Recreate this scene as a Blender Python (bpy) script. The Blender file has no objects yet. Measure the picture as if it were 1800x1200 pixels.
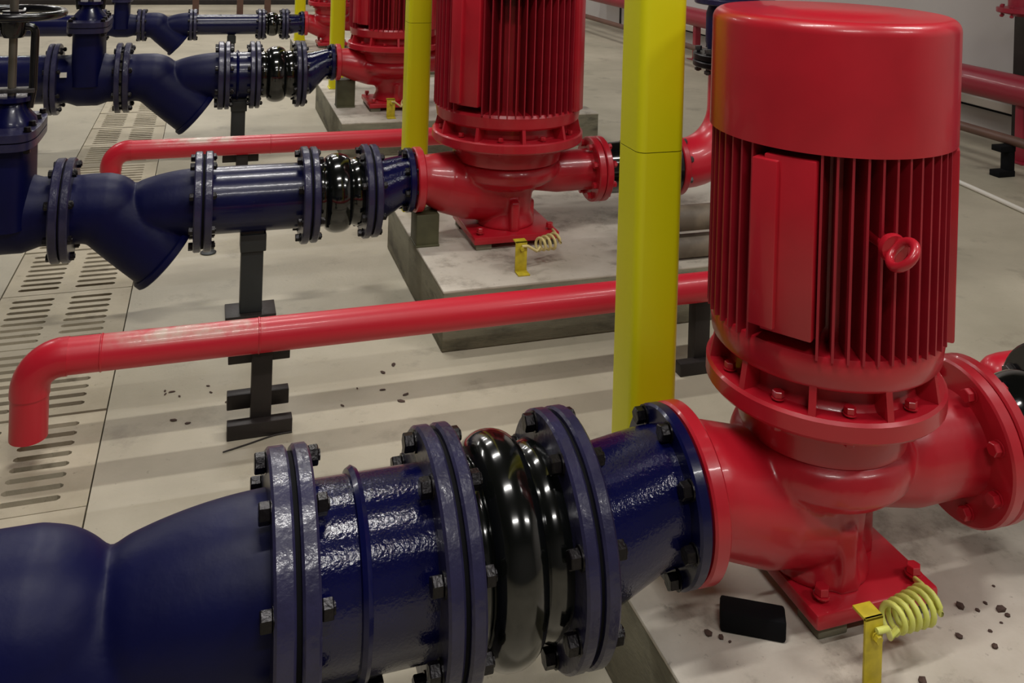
import bpy, bmesh, math, random
from mathutils import Vector, Matrix
random.seed(7)
D2R = math.pi / 180
sc = bpy.context.scene
C = sc.collection

# ------------------------------------------------------------------ camera, world, lights, exposure
F_PX = 1620.0
cam_d = bpy.data.cameras.new('camera')
cam_d.sensor_fit = 'HORIZONTAL'; cam_d.sensor_width = 36.0
cam_d.lens = 36.0 * F_PX / 1800.0
cam_d.shift_y = -748.0 / 1800.0            # the picture is the lower half of a taller frame
cam_d.clip_start = 0.02
cam = bpy.data.objects.new('camera', cam_d); C.objects.link(cam)
YAW, ROLL = 18.1 * D2R, 0.03
cam.matrix_world = (Matrix.Translation((0, 0, 1.42)) @ Matrix.Rotation(-YAW, 4, 'Z')
                    @ Matrix.Rotation(math.pi / 2, 4, 'X') @ Matrix.Rotation(ROLL, 4, 'Z'))
sc.camera = cam
w = bpy.data.worlds.new('world'); sc.world = w; w.use_nodes = True
w.node_tree.nodes['Background'].inputs[0].default_value = (0.6, 0.62, 0.65, 1)
w.node_tree.nodes['Background'].inputs[1].default_value = 0.05
sc.view_settings.view_transform = 'Standard'; sc.view_settings.look = 'None'
sc.view_settings.gamma = 1.0; sc.view_settings.use_curve_mapping = False
sc.view_settings.exposure = 0.0
LAMP_Z = 3.75
LAMPS = [(0.2, y) for y in (-1.2, 1.1, 3.8, 6.8, 9.8, 12.6)] + [(-2.6, y) for y in (6.8, 12.6)] + [(3.1, y) for y in (-1.2, 1.1, 9.8)]
LAMP_W = 48.0

# ------------------------------------------------------------------ materials
def srgb(r, g, b):
    f = lambda c: (c / 255 / 12.92) if c / 255 <= 0.04045 else ((c / 255 + 0.055) / 1.055) ** 2.4
    return (f(r), f(g), f(b), 1)
def mat(name, col, rough=0.4, metal=0.0, bump=0.0, bscale=60, var=0.0, vscale=6, col2=None, coat=0.0, detail=3, spec=0.5):
    m = bpy.data.materials.new(name); m.use_nodes = True
    nt = m.node_tree; b = nt.nodes['Principled BSDF']
    b.inputs['Base Color'].default_value = col
    b.inputs['Roughness'].default_value = rough; b.inputs['Metallic'].default_value = metal
    b.inputs['Coat Weight'].default_value = coat; b.inputs['Coat Roughness'].default_value = 0.08
    b.inputs['Specular IOR Level'].default_value = spec
    tc = nt.nodes.new('ShaderNodeTexCoord')
    if var > 0 or col2:
        n = nt.nodes.new('ShaderNodeTexNoise'); n.inputs['Scale'].default_value = vscale; n.inputs['Detail'].default_value = 6
        nt.links.new(tc.outputs['Object'], n.inputs['Vector'])
        r = nt.nodes.new('ShaderNodeValToRGB'); r.color_ramp.elements[0].position = 0.38; r.color_ramp.elements[1].position = 0.64
        c2 = col2 or tuple(c * (1 - var) for c in col[:3]) + (1,)
        r.color_ramp.elements[0].color = c2; r.color_ramp.elements[1].color = col
        nt.links.new(n.outputs['Fac'], r.inputs['Fac']); nt.links.new(r.outputs['Color'], b.inputs['Base Color'])
    if bump > 0:
        n2 = nt.nodes.new('ShaderNodeTexNoise'); n2.inputs['Scale'].default_value = bscale; n2.inputs['Detail'].default_value = detail
        nt.links.new(tc.outputs['Object'], n2.inputs['Vector'])
        bp = nt.nodes.new('ShaderNodeBump'); bp.inputs['Strength'].default_value = bump; bp.inputs['Distance'].default_value = 0.004
        nt.links.new(n2.outputs['Fac'], bp.inputs['Height']); nt.links.new(bp.outputs['Normal'], b.inputs['Normal']); nt.links.new(bp.outputs['Normal'], b.inputs['Coat Normal'])
    return m
def concrete(name, base, dirt, stain, vs=1.3, ss=3.5, stain_lo=0.56, stain_hi=0.78, stretch=(1, 1, 1), rough=0.62, amt=0.85):
    m = bpy.data.materials.new(name); m.use_nodes = True
    nt = m.node_tree; b = nt.nodes['Principled BSDF']; b.inputs['Roughness'].default_value = rough
    b.inputs['Specular IOR Level'].default_value = 0.35
    tc = nt.nodes.new('ShaderNodeTexCoord'); mp = nt.nodes.new('ShaderNodeMapping'); mp.inputs['Scale'].default_value = stretch
    nt.links.new(tc.outputs['Object'], mp.inputs['Vector'])
    def noise(s, d=8, r=0.6):
        n = nt.nodes.new('ShaderNodeTexNoise'); n.inputs['Scale'].default_value = s; n.inputs['Detail'].default_value = d
        n.inputs['Roughness'].default_value = r; nt.links.new(mp.outputs['Vector'], n.inputs['Vector']); return n
    def ramp(n, a, bb):
        r = nt.nodes.new('ShaderNodeMapRange'); r.inputs['From Min'].default_value = a; r.inputs['From Max'].default_value = bb
        nt.links.new(n.outputs['Fac'], r.inputs['Value']); return r
    def mix(f, ca, cb, k=1.0):
        x = nt.nodes.new('ShaderNodeMix'); x.data_type = 'RGBA'
        if k != 1.0:
            mu = nt.nodes.new('ShaderNodeMath'); mu.operation = 'MULTIPLY'; mu.inputs[1].default_value = k
            nt.links.new(f.outputs[0], mu.inputs[0]); f = mu
        nt.links.new(f.outputs[0], x.inputs[0])
        for s, v in ((6, ca), (7, cb)):
            if isinstance(v, tuple): x.inputs[s].default_value = v
            else: nt.links.new(v.outputs[2], x.inputs[s])
        return x
    m1 = mix(ramp(noise(vs), 0.35, 0.7), base, dirt)
    m2 = mix(ramp(noise(ss, 10, 0.68), stain_lo, stain_hi), m1, stain, amt)
    m3 = mix(ramp(noise(42, 4, 0.7), 0.64, 0.75), m2, stain, 0.5)
    nt.links.new(m3.outputs[2], b.inputs['Base Color'])
    bp = nt.nodes.new('ShaderNodeBump'); bp.inputs['Strength'].default_value = 0.25; bp.inputs['Distance'].default_value = 0.004
    nt.links.new(noise(70, 5).outputs['Fac'], bp.inputs['Height']); nt.links.new(bp.outputs['Normal'], b.inputs['Normal'])
    return m

M = {}
M['red'] = mat('red_enamel', srgb(185, 26, 42), 0.34, bump=0.06, bscale=45, var=0.12, vscale=9, coat=0.25)
M['red_fin'] = mat('red_fin_paint', srgb(160, 22, 40), 0.45, var=0.15, vscale=12)
M['red_pipe'] = mat('red_pipe_paint', srgb(202, 28, 48), 0.36, bump=0.05, bscale=30, var=0.10, vscale=5, coat=0.2)
M['red_dusty'] = mat('dusty_red_pipe_paint', srgb(202, 30, 50), 0.4, bump=0.05, bscale=30, coat=0.15)
def add_dust(m, x0, x1):
    # settled dust along the crown of the pipe: upward facing, patchy, over one stretch of its length
    nt = m.node_tree; b = nt.nodes['Principled BSDF']; L = nt.links.new
    tc = nt.nodes.new('ShaderNodeTexCoord'); sx = nt.nodes.new('ShaderNodeSeparateXYZ'); L(tc.outputs['Object'], sx.inputs[0])
    sn = nt.nodes.new('ShaderNodeSeparateXYZ'); L(tc.outputs['Normal'], sn.inputs[0])
    def rng(sock, a, c):
        r = nt.nodes.new('ShaderNodeMapRange'); r.inputs['From Min'].default_value = a; r.inputs['From Max'].default_value = c
        r.interpolation_type = 'SMOOTHSTEP'; L(sock, r.inputs['Value']); return r.outputs[0]
    def mul(p, q):
        k = nt.nodes.new('ShaderNodeMath'); k.operation = 'MULTIPLY'; L(p, k.inputs[0]); L(q, k.inputs[1]); return k.outputs[0]
    n = nt.nodes.new('ShaderNodeTexNoise'); n.inputs['Scale'].default_value = 14; n.inputs['Detail'].default_value = 7; L(tc.outputs['Object'], n.inputs['Vector'])
    f = mul(mul(rng(sn.outputs[2], .35, .9), rng(n.outputs['Fac'], .3, .62)), mul(rng(sx.outputs[0], x0, x0 + .12), rng(sx.outputs[0], x1, x1 - .06)))
    mx = nt.nodes.new('ShaderNodeMix'); mx.data_type = 'RGBA'; L(f, mx.inputs[0])
    mx.inputs[6].default_value = srgb(202, 30, 50); mx.inputs[7].default_value = srgb(196, 176, 160); L(mx.outputs[2], b.inputs['Base Color'])
add_dust(M['red_dusty'], .14, .58)
M['navy'] = mat('navy_enamel', srgb(8, 11, 60), 0.27, bump=0.10, bscale=40, var=0.25, vscale=7, coat=0.2, spec=0.3)
M['navy_wet'] = mat('thick_navy_enamel', srgb(9, 11, 58), 0.15, bump=0.17, bscale=190, var=0.2, vscale=8, coat=0.45, detail=4, spec=0.3)
M['navy_cast'] = mat('navy_cast_iron', srgb(7, 11, 61), 0.46, bump=0.14, bscale=55, var=0.25, vscale=6, coat=0.0, spec=0.2)
M['navy_flange'] = mat('navy_flange_enamel', srgb(42, 40, 72), 0.32, bump=0.32, bscale=70, var=0.3, vscale=11, coat=0.2, spec=0.4)
M['rubber'] = mat('glossy_black_rubber', srgb(9, 11, 10), 0.14, bump=0.03, bscale=20, coat=0.6)
M['bolt'] = mat('oily_dark_steel', srgb(22, 18, 22), 0.32, 0.45, bump=0.25, bscale=160, var=0.5, vscale=60)
M['bolt_grey'] = mat('dull_zinc', srgb(96, 92, 92), 0.4, 0.55, bump=0.2, bscale=140, var=0.5, vscale=50)
M['gasket'] = mat('gasket_black', srgb(7, 7, 10), 0.85, spec=0.2)
M['black'] = mat('black_enamel', srgb(8, 8, 13), 0.24, bump=0.1, bscale=40, coat=0.3)
M['steel'] = mat('bare_steel_stem', srgb(120, 114, 104), 0.35, 0.7)
M['yellow'] = mat('yellow_enamel', srgb(230, 224, 10), 0.42, bump=0.04, bscale=20, var=0.06, vscale=2)
M['ybar'] = mat('yellow_flat_bar_paint', srgb(205, 185, 45), 0.5, var=0.25, vscale=40, bump=0.1, bscale=90)
M['wire'] = mat('yellow_green_wire', srgb(215, 218, 110), 0.45)
M['wire2'] = mat('cream_wire', srgb(222, 205, 140), 0.45)
M['dark_steel'] = mat('dark_primer_steel', srgb(48, 42, 40), 0.5, 0.2, bump=0.15, bscale=60, var=0.3, vscale=9)
M['grey_steel'] = mat('grey_green_steel', srgb(50, 53, 54), 0.5, 0.2, bump=0.1, bscale=60, var=0.2, vscale=6)
M['olive'] = mat('olive_painted_block', srgb(84, 84, 58), 0.6, var=0.3, vscale=12)
M['floor'] = concrete('floor_concrete', srgb(190, 182, 162), srgb(160, 153, 134), srgb(104, 96, 84), stain_lo=0.56, stain_hi=0.82, rough=0.5)
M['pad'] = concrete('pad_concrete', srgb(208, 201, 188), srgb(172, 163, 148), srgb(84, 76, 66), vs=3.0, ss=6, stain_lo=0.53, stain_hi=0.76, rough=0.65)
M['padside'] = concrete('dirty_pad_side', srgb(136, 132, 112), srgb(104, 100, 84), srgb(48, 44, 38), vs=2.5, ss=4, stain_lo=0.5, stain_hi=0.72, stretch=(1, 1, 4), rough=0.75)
M['grate'] = concrete('trench_cover_concrete', srgb(190, 180, 158), srgb(164, 154, 132), srgb(98, 88, 74), vs=4, ss=7, rough=0.7)
M['trench'] = mat('trench_dark', srgb(16, 13, 10), 0.9, var=0.4, vscale=5)
M['wall'] = mat('painted_wall', srgb(196, 191, 188), 0.7, var=0.05, vscale=0.8, bump=0.05, bscale=30)
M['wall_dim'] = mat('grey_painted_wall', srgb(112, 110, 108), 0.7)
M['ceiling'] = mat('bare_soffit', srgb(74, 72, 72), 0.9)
M['white'] = mat('white_plastic', srgb(225, 220, 210), 0.5)
M['brown'] = mat('brown_pipe_paint', srgb(104, 74, 62), 0.5, var=0.2, vscale=6)
M['maroon'] = mat('maroon_pipe_paint', srgb(150, 32, 52), 0.38, coat=0.2, bump=0.05, bscale=30)
M['stone'] = mat('brown_chip', srgb(84, 62, 52), 0.8, var=0.5, vscale=70)
M['dust_pipe'] = mat('dusty_grey_brown_pipe', srgb(120, 108, 92), 0.6, var=0.4, vscale=15)

# ------------------------------------------------------------------ mesh helpers
class MB:
    def __init__(s): s.v = []; s.f = []
    def add(s, vs, fs):
        o = len(s.v); s.v += [tuple(v) for v in vs]; s.f += [tuple(i + o for i in f) for f in fs]; return s
    def box(s, x0, x1, y0, y1, z0, z1, mtx=None):
        vs = [Vector((x, y, z)) for x in (x0, x1) for y in (y0, y1) for z in (z0, z1)]
        if mtx: vs = [mtx @ v for v in vs]
        return s.add(vs, [(0, 1, 3, 2), (4, 6, 7, 5), (0, 4, 5, 1), (2, 3, 7, 6), (0, 2, 6, 4), (1, 5, 7, 3)])
    def bbox(s, x0, x1, y0, y1, z0, z1, b=0.004, mtx=None):
        """box with chamfered edges"""
        bm = bmesh.new(); bmesh.ops.create_cube(bm, size=1)
        for v in bm.verts:
            v.co = Vector(((x0 + x1) / 2 + v.co.x * (x1 - x0), (y0 + y1) / 2 + v.co.y * (y1 - y0), (z0 + z1) / 2 + v.co.z * (z1 - z0)))
        bmesh.ops.bevel(bm, geom=bm.edges[:], offset=b, segments=2, affect='EDGES', profile=0.5)
        if mtx: bm.transform(mtx)
        bm.verts.index_update()
        s.add([v.co.copy() for v in bm.verts], [[v.index for v in f.verts] for f in bm.faces]); bm.free(); return s
    def lathe(s, prof, axis='Z', cen=(0, 0, 0), n=48, closed=False, mtx=None):
        """prof: list of (r, a); revolved about axis through cen"""
        vs = []; fs = []; cx = Vector(cen); idx = []
        for r, a in prof:
            row = []
            if r < 1e-6:
                vs.append((0, a)); row = [len(vs) - 1] * n
            else:
                for k in range(n):
                    vs.append((r, a, 2 * math.pi * k / n)); row.append(len(vs) - 1)
            idx.append(row)
        out = []
        for t in vs:
            if len(t) == 2: p = (0, 0, t[1])
            else: p = (t[0] * math.cos(t[2]), t[0] * math.sin(t[2]), t[1])
            if axis == 'X': p = (p[2], p[0], p[1])
            elif axis == 'Y': p = (p[1], p[2], p[0])
            p = Vector(p) + cx
            out.append(mtx @ p if mtx else p)
        rng = range(len(prof)) if closed else range(len(prof) - 1)
        for i in rng:
            A, B = idx[i], idx[(i + 1) % len(prof)]
            for k in range(n):
                q = [A[k], A[(k + 1) % n], B[(k + 1) % n], B[k]]
                u = []
                for e in q:
                    if e not in u: u.append(e)
                if len(u) > 2: fs.append(u)
        return s.add(out, fs)
    def disc(s, x0, x1, R, r=0.0, cen=(0, 0, 0), axis='X', n=56, b=0.004):
        return s.lathe([(r, x0), (R - b, x0), (R, x0 + b), (R, x1 - b), (R - b, x1), (r, x1)], axis, cen, n, closed=(r > 0))
    def tube(s, pts, rad, n=20, cap=True):
        pts = [Vector(p) for p in pts]
        if not isinstance(rad, (list, tuple)): rad = [rad] * len(pts)
        t0 = (pts[1] - pts[0]).normalized()
        u = t0.cross(Vector((0, 0, 1)))
        if u.length < 0.05: u = t0.cross(Vector((0, 1, 0)))
        u.normalize(); vs = []; fs = []
        for i, p in enumerate(pts):
            t = (pts[min(i + 1, len(pts) - 1)] - pts[max(i - 1, 0)]).normalized()
            u = (u - t * u.dot(t)).normalized(); v = t.cross(u)
            for k in range(n):
                a = 2 * math.pi * k / n
                vs.append(p + (u * math.cos(a) + v * math.sin(a)) * rad[i])
        for i in range(len(pts) - 1):
            for k in range(n):
                fs.append((i * n + k, i * n + (k + 1) % n, (i + 1) * n + (k + 1) % n, (i + 1) * n + k))
        if cap:
            fs.append(tuple(reversed(range(n)))); fs.append(tuple(range((len(pts) - 1) * n, len(pts) * n)))
        return s.add(vs, fs)
    def sphere(s, c, r, n=24):
        prof = [(r * math.sin(math.pi * i / (n // 2)), -r * math.cos(math.pi * i / (n // 2))) for i in range(n // 2 + 1)]
        prof[0] = (0, -r); prof[-1] = (0, r)
        return s.lathe(prof, 'Z', c, n)
    def hexp(s, x0, x1, r, cen=(0, 0, 0)):
        return s.lathe([(0, x0), (r * .9, x0), (r, x0 + .1 * (x1 - x0)), (r, x1 - .1 * (x1 - x0)), (r * .9, x1), (0, x1)], 'X', cen, 6)
    def mesh(s, name, m, smooth=38):
        me = bpy.data.meshes.new(name); me.from_pydata([tuple(v) for v in s.v], [], s.f)
        bm = bmesh.new(); bm.from_mesh(me); bmesh.ops.recalc_face_normals(bm, faces=bm.faces[:])
        bm.to_mesh(me); bm.free()
        if smooth:
            for p in me.polygons: p.use_smooth = True
            me.set_sharp_from_angle(angle=smooth * D2R)
        if m: me.materials.append(m)
        return me
    def build(s, name, m, parent=None, smooth=38):
        return obj(name, s.mesh(name, m, smooth), parent)
def obj(name, me, parent=None, loc=None):
    o = bpy.data.objects.new(name, me); C.objects.link(o)
    if parent: o.parent = parent
    if loc is not None: o.location = loc
    return o
def remesh(mb, voxel, m, smooth_it=6, name='cast'):
    me = mb.mesh(name, None, 0)
    t = bpy.data.objects.new('tmp_cast', me); C.objects.link(t)
    md = t.modifiers.new('r', 'REMESH'); md.mode = 'VOXEL'; md.voxel_size = voxel
    sm = t.modifiers.new('s', 'SMOOTH'); sm.iterations = smooth_it; sm.factor = 0.5
    dg = bpy.context.evaluated_depsgraph_get(); dg.update()
    out = bpy.data.meshes.new_from_object(t.evaluated_get(dg)); out.name = name
    bpy.data.objects.remove(t); bpy.data.meshes.remove(me)
    for p in out.polygons: p.use_smooth = True
    out.materials.clear(); out.materials.append(m)
    return out
def tag(o, label, cat, group=None, kind=None):
    if label: o['label'] = label
    if cat: o['category'] = cat
    if group: o['group'] = group
    if kind: o['kind'] = kind
    return o
def thing(name, loc, label, cat, group=None):
    o = bpy.data.objects.new(name, None); o.empty_display_size = 0.1; C.objects.link(o); o.location = loc
    return tag(o, label, cat, group)
def arc(c, r, a0, a1, n, plane='XZ'):
    out = []
    for i in range(n + 1):
        a = (a0 + (a1 - a0) * i / n) * D2R
        u, v = r * math.cos(a), r * math.sin(a)
        out.append((c[0] + u, c[1], c[2] + v) if plane == 'XZ' else ((c[0] + u, c[1] + v, c[2]) if plane == 'XY' else (c[0], c[1] + u, c[2] + v)))
    return out

# ------------------------------------------------------------------ the room
def struct(name, mb, m, label=None): 
    o = mb.build(name, m, None, 0); o['kind'] = 'structure'
    if label: o['label'] = label
    return o
XL, XR, YF, YB, ZC = -4.2, 5.12, -4.0, 14.1, 4.2
TX0, TX1 = -0.675, -0.235            # trench
TY0, TY1 = 1.04, 8.545
fl = MB()
fl.box(XL, TX0, YF, YB, -0.06, 0).box(TX1, XR, YF, YB, -0.06, 0).box(TX0, TX1, YF, TY0, -0.06, 0).box(TX0, TX1, TY1, YB, -0.06, 0)
struct('floor', fl, M['floor'], 'pale grey-beige concrete floor of the pump room')
tr = MB(); tr.box(TX0 - .02, TX0, TY0, TY1, -.4, -.061).box(TX1, TX1 + .02, TY0, TY1, -.4, -.061).box(TX0 - .02, TX1 + .02, TY0, TY1, -.42, -.4)
tr.box(TX0 - .02, TX1 + .02, TY0 - .02, TY0, -.42, -.061).box(TX0 - .02, TX1 + .02, TY1, TY1 + .02, -.42, -.061)
struct('trim_1', tr, M['trench'], 'dark drain channel under the slotted covers')
struct('wall_right', MB().box(XR, XR + .1, YF, YB, -.06, ZC), M['wall'], 'pale painted wall behind the red header pipe')
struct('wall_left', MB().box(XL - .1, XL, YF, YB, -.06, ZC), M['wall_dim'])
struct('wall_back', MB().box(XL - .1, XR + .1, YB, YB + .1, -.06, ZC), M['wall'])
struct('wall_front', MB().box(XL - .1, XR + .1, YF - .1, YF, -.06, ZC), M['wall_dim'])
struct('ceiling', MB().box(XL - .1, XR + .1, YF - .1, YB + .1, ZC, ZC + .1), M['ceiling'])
struct('baseboard_back', MB().bbox(XL, XR, YB - .05, YB, .0, .07, .005), M['dark_steel'])
tb = MB(); tb.bbox(XR - .05, XR, 0.5, 10, .205, .262, .003)
struct('trim_2', tb, M['white'], 'white ledge running along the wall under the red header pipe')
struct('trim_3', MB().box(XR - .052, XR, 0.5, 10, .192, .205), M['gasket'])

# lamps under the ceiling
hou = MB().bbox(-.64, .64, -.09, .09, 0.0, .05, .006).mesh('housing', M['white'])
for (lx, ly) in LAMPS:
    t = thing('ceiling_lamp', (lx, ly, LAMP_Z), 'white tubular batten lamp hung under the ceiling', 'lamp', 'ceiling lamps')
    obj('housing', hou, t)
    rod = MB().tube([(-.4, 0, .05), (-.4, 0, ZC - LAMP_Z)], .006, 8).tube([(.4, 0, .05), (.4, 0, ZC - LAMP_Z)], .006, 8)
    rod.build('hanger_rods', M['steel'], t)
    ld = bpy.data.lights.new('tube_light', 'AREA'); ld.shape = 'RECTANGLE'; ld.size = 1.2; ld.size_y = .12
    ld.energy = LAMP_W; ld.color = (1.0, 0.97, 0.93)
    lo = bpy.data.objects.new('tube_light', ld); C.objects.link(lo); lo.location = (0, 0, -.004); lo.parent = t

# slotted trench covers
def cover_mesh(length, width, nslot=8):
    mb = MB(); h = .075; g = .004
    xs = [g, .045, .185, .235, .375, width - g]
    ys = [g, .03]; pitch = (length - .06) / nslot
    ch = .0
    def quad(x0, x1, y0, y1):
        mb.add([(x0, y0, 0), (x1, y0, 0), (x1, y1, 0), (x0, y1, 0)], [(0, 1, 2, 3)])
    quad(xs[0], xs[-1], g, .03); quad(xs[0], xs[-1], length - .03, length - g)
    for a, b in ((xs[0], xs[1]), (xs[2], xs[3]), (xs[4], xs[5])): quad(a, b, .03, length - .03)
    for c0, c1 in ((xs[1], xs[2]), (xs[3], xs[4])):
        for k in range(nslot):
            y0 = .03 + k * pitch; y1 = y0 + pitch; ym = (y0 + y1) / 2; hh = .0108; i0, i1 = c0 + .002, c1 - .002; rr = .008
            inner = [(i0, ym - hh * .4), (i0 + rr, ym - hh), (i1 - rr, ym - hh), (i1, ym - hh * .4), (i1, ym + hh * .4), (i1 - rr, ym + hh), (i0 + rr, ym + hh), (i0, ym + hh * .4)]
            outer = [(c0, y0), (i0 + rr, y0), (i1 - rr, y0), (c1, y0), (c1, y1), (i1 - rr, y1), (i0 + rr, y1), (c0, y1)]
            vs = [(x, y, 0) for x, y in outer] + [(x, y, 0) for x, y in inner] + [(x, y, -h) for x, y in inner]
            fs = []
            for j in range(8):
                j2 = (j + 1) % 8
                fs.append((j, j2, 8 + j2, 8 + j)); fs.append((8 + j, 8 + j2, 16 + j2, 16 + j))
            mb.add(vs, fs)
    mb.add([(g, g, 0), (width - g, g, 0), (width - g, length - g, 0), (g, length - g, 0), (g, g, -h), (width - g, g, -h), (width - g, length - g, -h), (g, length - g, -h)],
           [(0, 1, 5, 4), (1, 2, 6, 5), (2, 3, 7, 6), (3, 0, 4, 7)])
    me = bpy.data.meshes.new('trench_cover'); me.from_pydata(mb.v, [], mb.f); me.materials.append(M['grate']); return me
CL = 0.441
cme = cover_mesh(CL, TX1 - TX0)
for k in range(17):
    o = obj('trench_cover', cme, None, (TX0, 1.0425 + k * CL, random.uniform(-.003, .002)))
    lab = {0: 'slotted drain cover hidden under the nearest navy strainer', 1: 'slotted drain cover right behind the nearest navy strainer, mostly hidden',
           2: 'nearest fully seen slotted drain cover, in front of the red drop pipe', 3: 'slotted drain cover under the open end of the long red drain pipe',
           4: 'slotted drain cover just behind the elbow of the long red drain pipe', 5: 'slotted drain cover below the tip of the second navy strainer',
           6: 'slotted drain cover just behind the second navy strainer', 7: 'slotted drain cover under the elbow of the farther red drain pipe'}
    tag(o, lab.get(k, 'small distant slotted drain cover beyond the farther red drain pipe'), 'drain cover', 'slotted drain channel covers')

# ------------------------------------------------------------------ bolts and flanges
_bolt = {}
def bolt_mesh(L, r, m):
    k = (round(L, 4), round(r, 4), m.name)
    if k not in _bolt:
        b = MB(); b.lathe([(0, -L / 2), (r * .55, -L / 2), (r * .55, L / 2 + r * 1.1), (0, L / 2 + r * 1.1)], 'X', (0, 0, 0), 10)
        b.hexp(-L / 2 - r * 1.1, -L / 2, r).hexp(L / 2 - r * .1, L / 2 + r * .9, r)
        b.lathe([(0, -L / 2), (r * 1.15, -L / 2), (r * 1.15, -L / 2 + r * .2), (0, -L / 2 + r * .2)], 'X', (0, 0, 0), 14)
        _bolt[k] = b.mesh('bolt', m, 30)
    return _bolt[k]
def flange(parent, x0, x1, R, zc, m, bolts=0, bx=None, bL=.06, br=.012, bc=None, bmat=None, phase=.5, neck=None, name='flange'):
    """flange disc in local coords of parent, with bolts as its sub-parts"""
    mb = MB().disc(x0, x1, R, 0, (0, 0, zc), 'X', 56, .004)
    f = mb.build(name, m, parent)
    if bolts:
        bm_ = bolt_mesh(bL, br, bmat or M['bolt'])
        for k in range(bolts):
            a = 2 * math.pi * (k + phase) / bolts
            o = obj('bolt', bm_, f, (bx, bc * math.cos(a), zc + bc * math.sin(a)))
            o.rotation_euler = (random.uniform(0, 1), 0, 0)
    return f

# Y strainer: x measured from its right flange face, sized for pipe radius .113 and length .43
def strainer_mesh(name, s):
    mb = MB(); R = .113
    mb.tube([(-.43, 0, 0), (-.385, 0, 0), (-.36, 0, 0), (-.30, 0, -.004)], [R * .98, R * .98, R * 1.0, R * 1.03], 40)
    mb.sphere((-.302, 0, -.006), R * 1.03, 36)
    a = Vector((-.302, 0, -.012)); d = Vector((.75, 0, -.66)).normalized()
    mb.tube([a, a + d * .08, a + d * .16, a + d * .245], [R * 1.02, R * 1.05, R * 1.06, R * 1.06], 40)
    us = [i / 12 for i in range(13)]
    mb.tube([(-.165 * u, 0, -.010 * u * u) for u in us], [R * (1.0 - .12 * u ** 2.2) for u in us], 48)
    mb.sphere((-.158, 0, -.010), R * .885, 40)
    for i, v in enumerate(mb.v): mb.v[i] = tuple(c * s for c in v)
    return remesh(mb, .005 * s, M['navy_cast'], 14, name)
st_me = strainer_mesh('strainer_body', 1.0)

def make_strainer(Y, xr, z, s, sx, Rf, br, label, left_flange=True, cover_bolts=6, name='y_strainer'):
    t = thing(name, (xr, Y, 0), label, 'strainer', 'Y strainers on the suction lines')
    b = obj('strainer_body', st_me, t, (0, 0, z)); b.scale = (s * sx, s, s)
    th = .026 * s * 1.0
    flange(t, -th, 0, Rf, z, M['navy_flange'], 8, .003, .058 * s, br, (Rf + .118 * s) / 2 + .004)
    if left_flange:
        x = -.43 * s * sx
        flange(t, x, x + th, Rf, z, M['navy_flange'], 8, x - .003, .058 * s, br, (Rf + .118 * s) / 2 + .004)
        MB().disc(x - .005, x, Rf - .012, 0, (0, 0, z), 'X', 40, .001).build('gasket', M['gasket'], t)
    # end cover of the inclined leg
    a = Vector((-.302, 0, -.012)); d = Vector((.75, 0, -.66)).normalized(); e = (a + d * .245)
    e = Vector((e.x * s * sx, 0, z + e.z * s)); d = Vector((d.x * sx, 0, d.z)).normalized()
    q = Vector((1, 0, 0)).rotation_difference(d).to_matrix().to_4x4(); mt = Matrix.Translation(e) @ q
    c = MB().lathe([(0, -.014 * s), (.126 * s, -.014 * s), (.131 * s, -.010 * s), (.131 * s, .008 * s), (.126 * s, .012 * s), (.06 * s, .013 * s), (.05 * s, .02 * s), (0, .02 * s)], 'X', (0, 0, 0), 44, mtx=mt).build('end_cover', M['navy_cast'], t)
    return t

def make_spool(Y, x0, x1, z, R, Rf, rings, label, mname='navy_wet', bl=8, br=.013, th=.026, name='pipe_spool'):
    t = thing(name, (x0, Y, 0), label, 'pipe', 'navy pipe lengths'); L = x1 - x0
    MB().lathe([(R, .002), (R, L - .002)], 'X', (0, 0, z), 56).build('pipe', M[mname], t)
    flange(t, .0, th, Rf, z, M['navy_flange'])
    flange(t, L - th, L, Rf, z, M['navy_flange'], bl, L + .003, th * 2 + .012, br, (Rf + R) / 2 + .004)
    for rx in rings:
        MB().lathe([(R - .002, rx - .009), (R + .007, rx - .007), (R + .011, rx), (R + .007, rx + .007), (R - .002, rx + .009)], 'X', (0, 0, z), 56).build('weld_ring', M['navy'], t)
    MB().disc(-.008, 0, Rf - .010, 0, (0, 0, z), 'X', 40, .001).build('gasket', M['gasket'], t)
    return t
def make_joint(Y, x0, x1, z, R, Rf, label, br=.013, th=.024, bl=8):
    t = thing('rubber_joint', (x0, Y, 0), label, 'pipe joint', 'black rubber expansion joints'); L = x1 - x0
    prof = [(R * .96, th * .6), (R * 1.02, L * .16), (R * 1.02, L * .22)]
    for i in range(15):
        a = math.pi * i / 14; prof.append((R * 1.0 + R * .24 * math.sin(a), L * (.46 - .22 * math.cos(a))))
    prof += [(R * 1.03, L * .72), (R * 1.08, L * .80), (R * .98, L - th * .6)]
    MB().lathe(prof, 'X', (0, 0, z), 64).build('rubber_bellows', M['rubber'], t, 60)
    flange(t, 0, th, Rf, z, M['navy_flange'])
    flange(t, L - th, L, Rf, z, M['navy_flange'], bl, L + .003, th * 2 + .012, br, (Rf + R) / 2 + .006)
    MB().disc(-.008, 0, Rf - .010, 0, (0, 0, z), 'X', 40, .001).build('gasket', M['gasket'], t)
    return t
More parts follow.
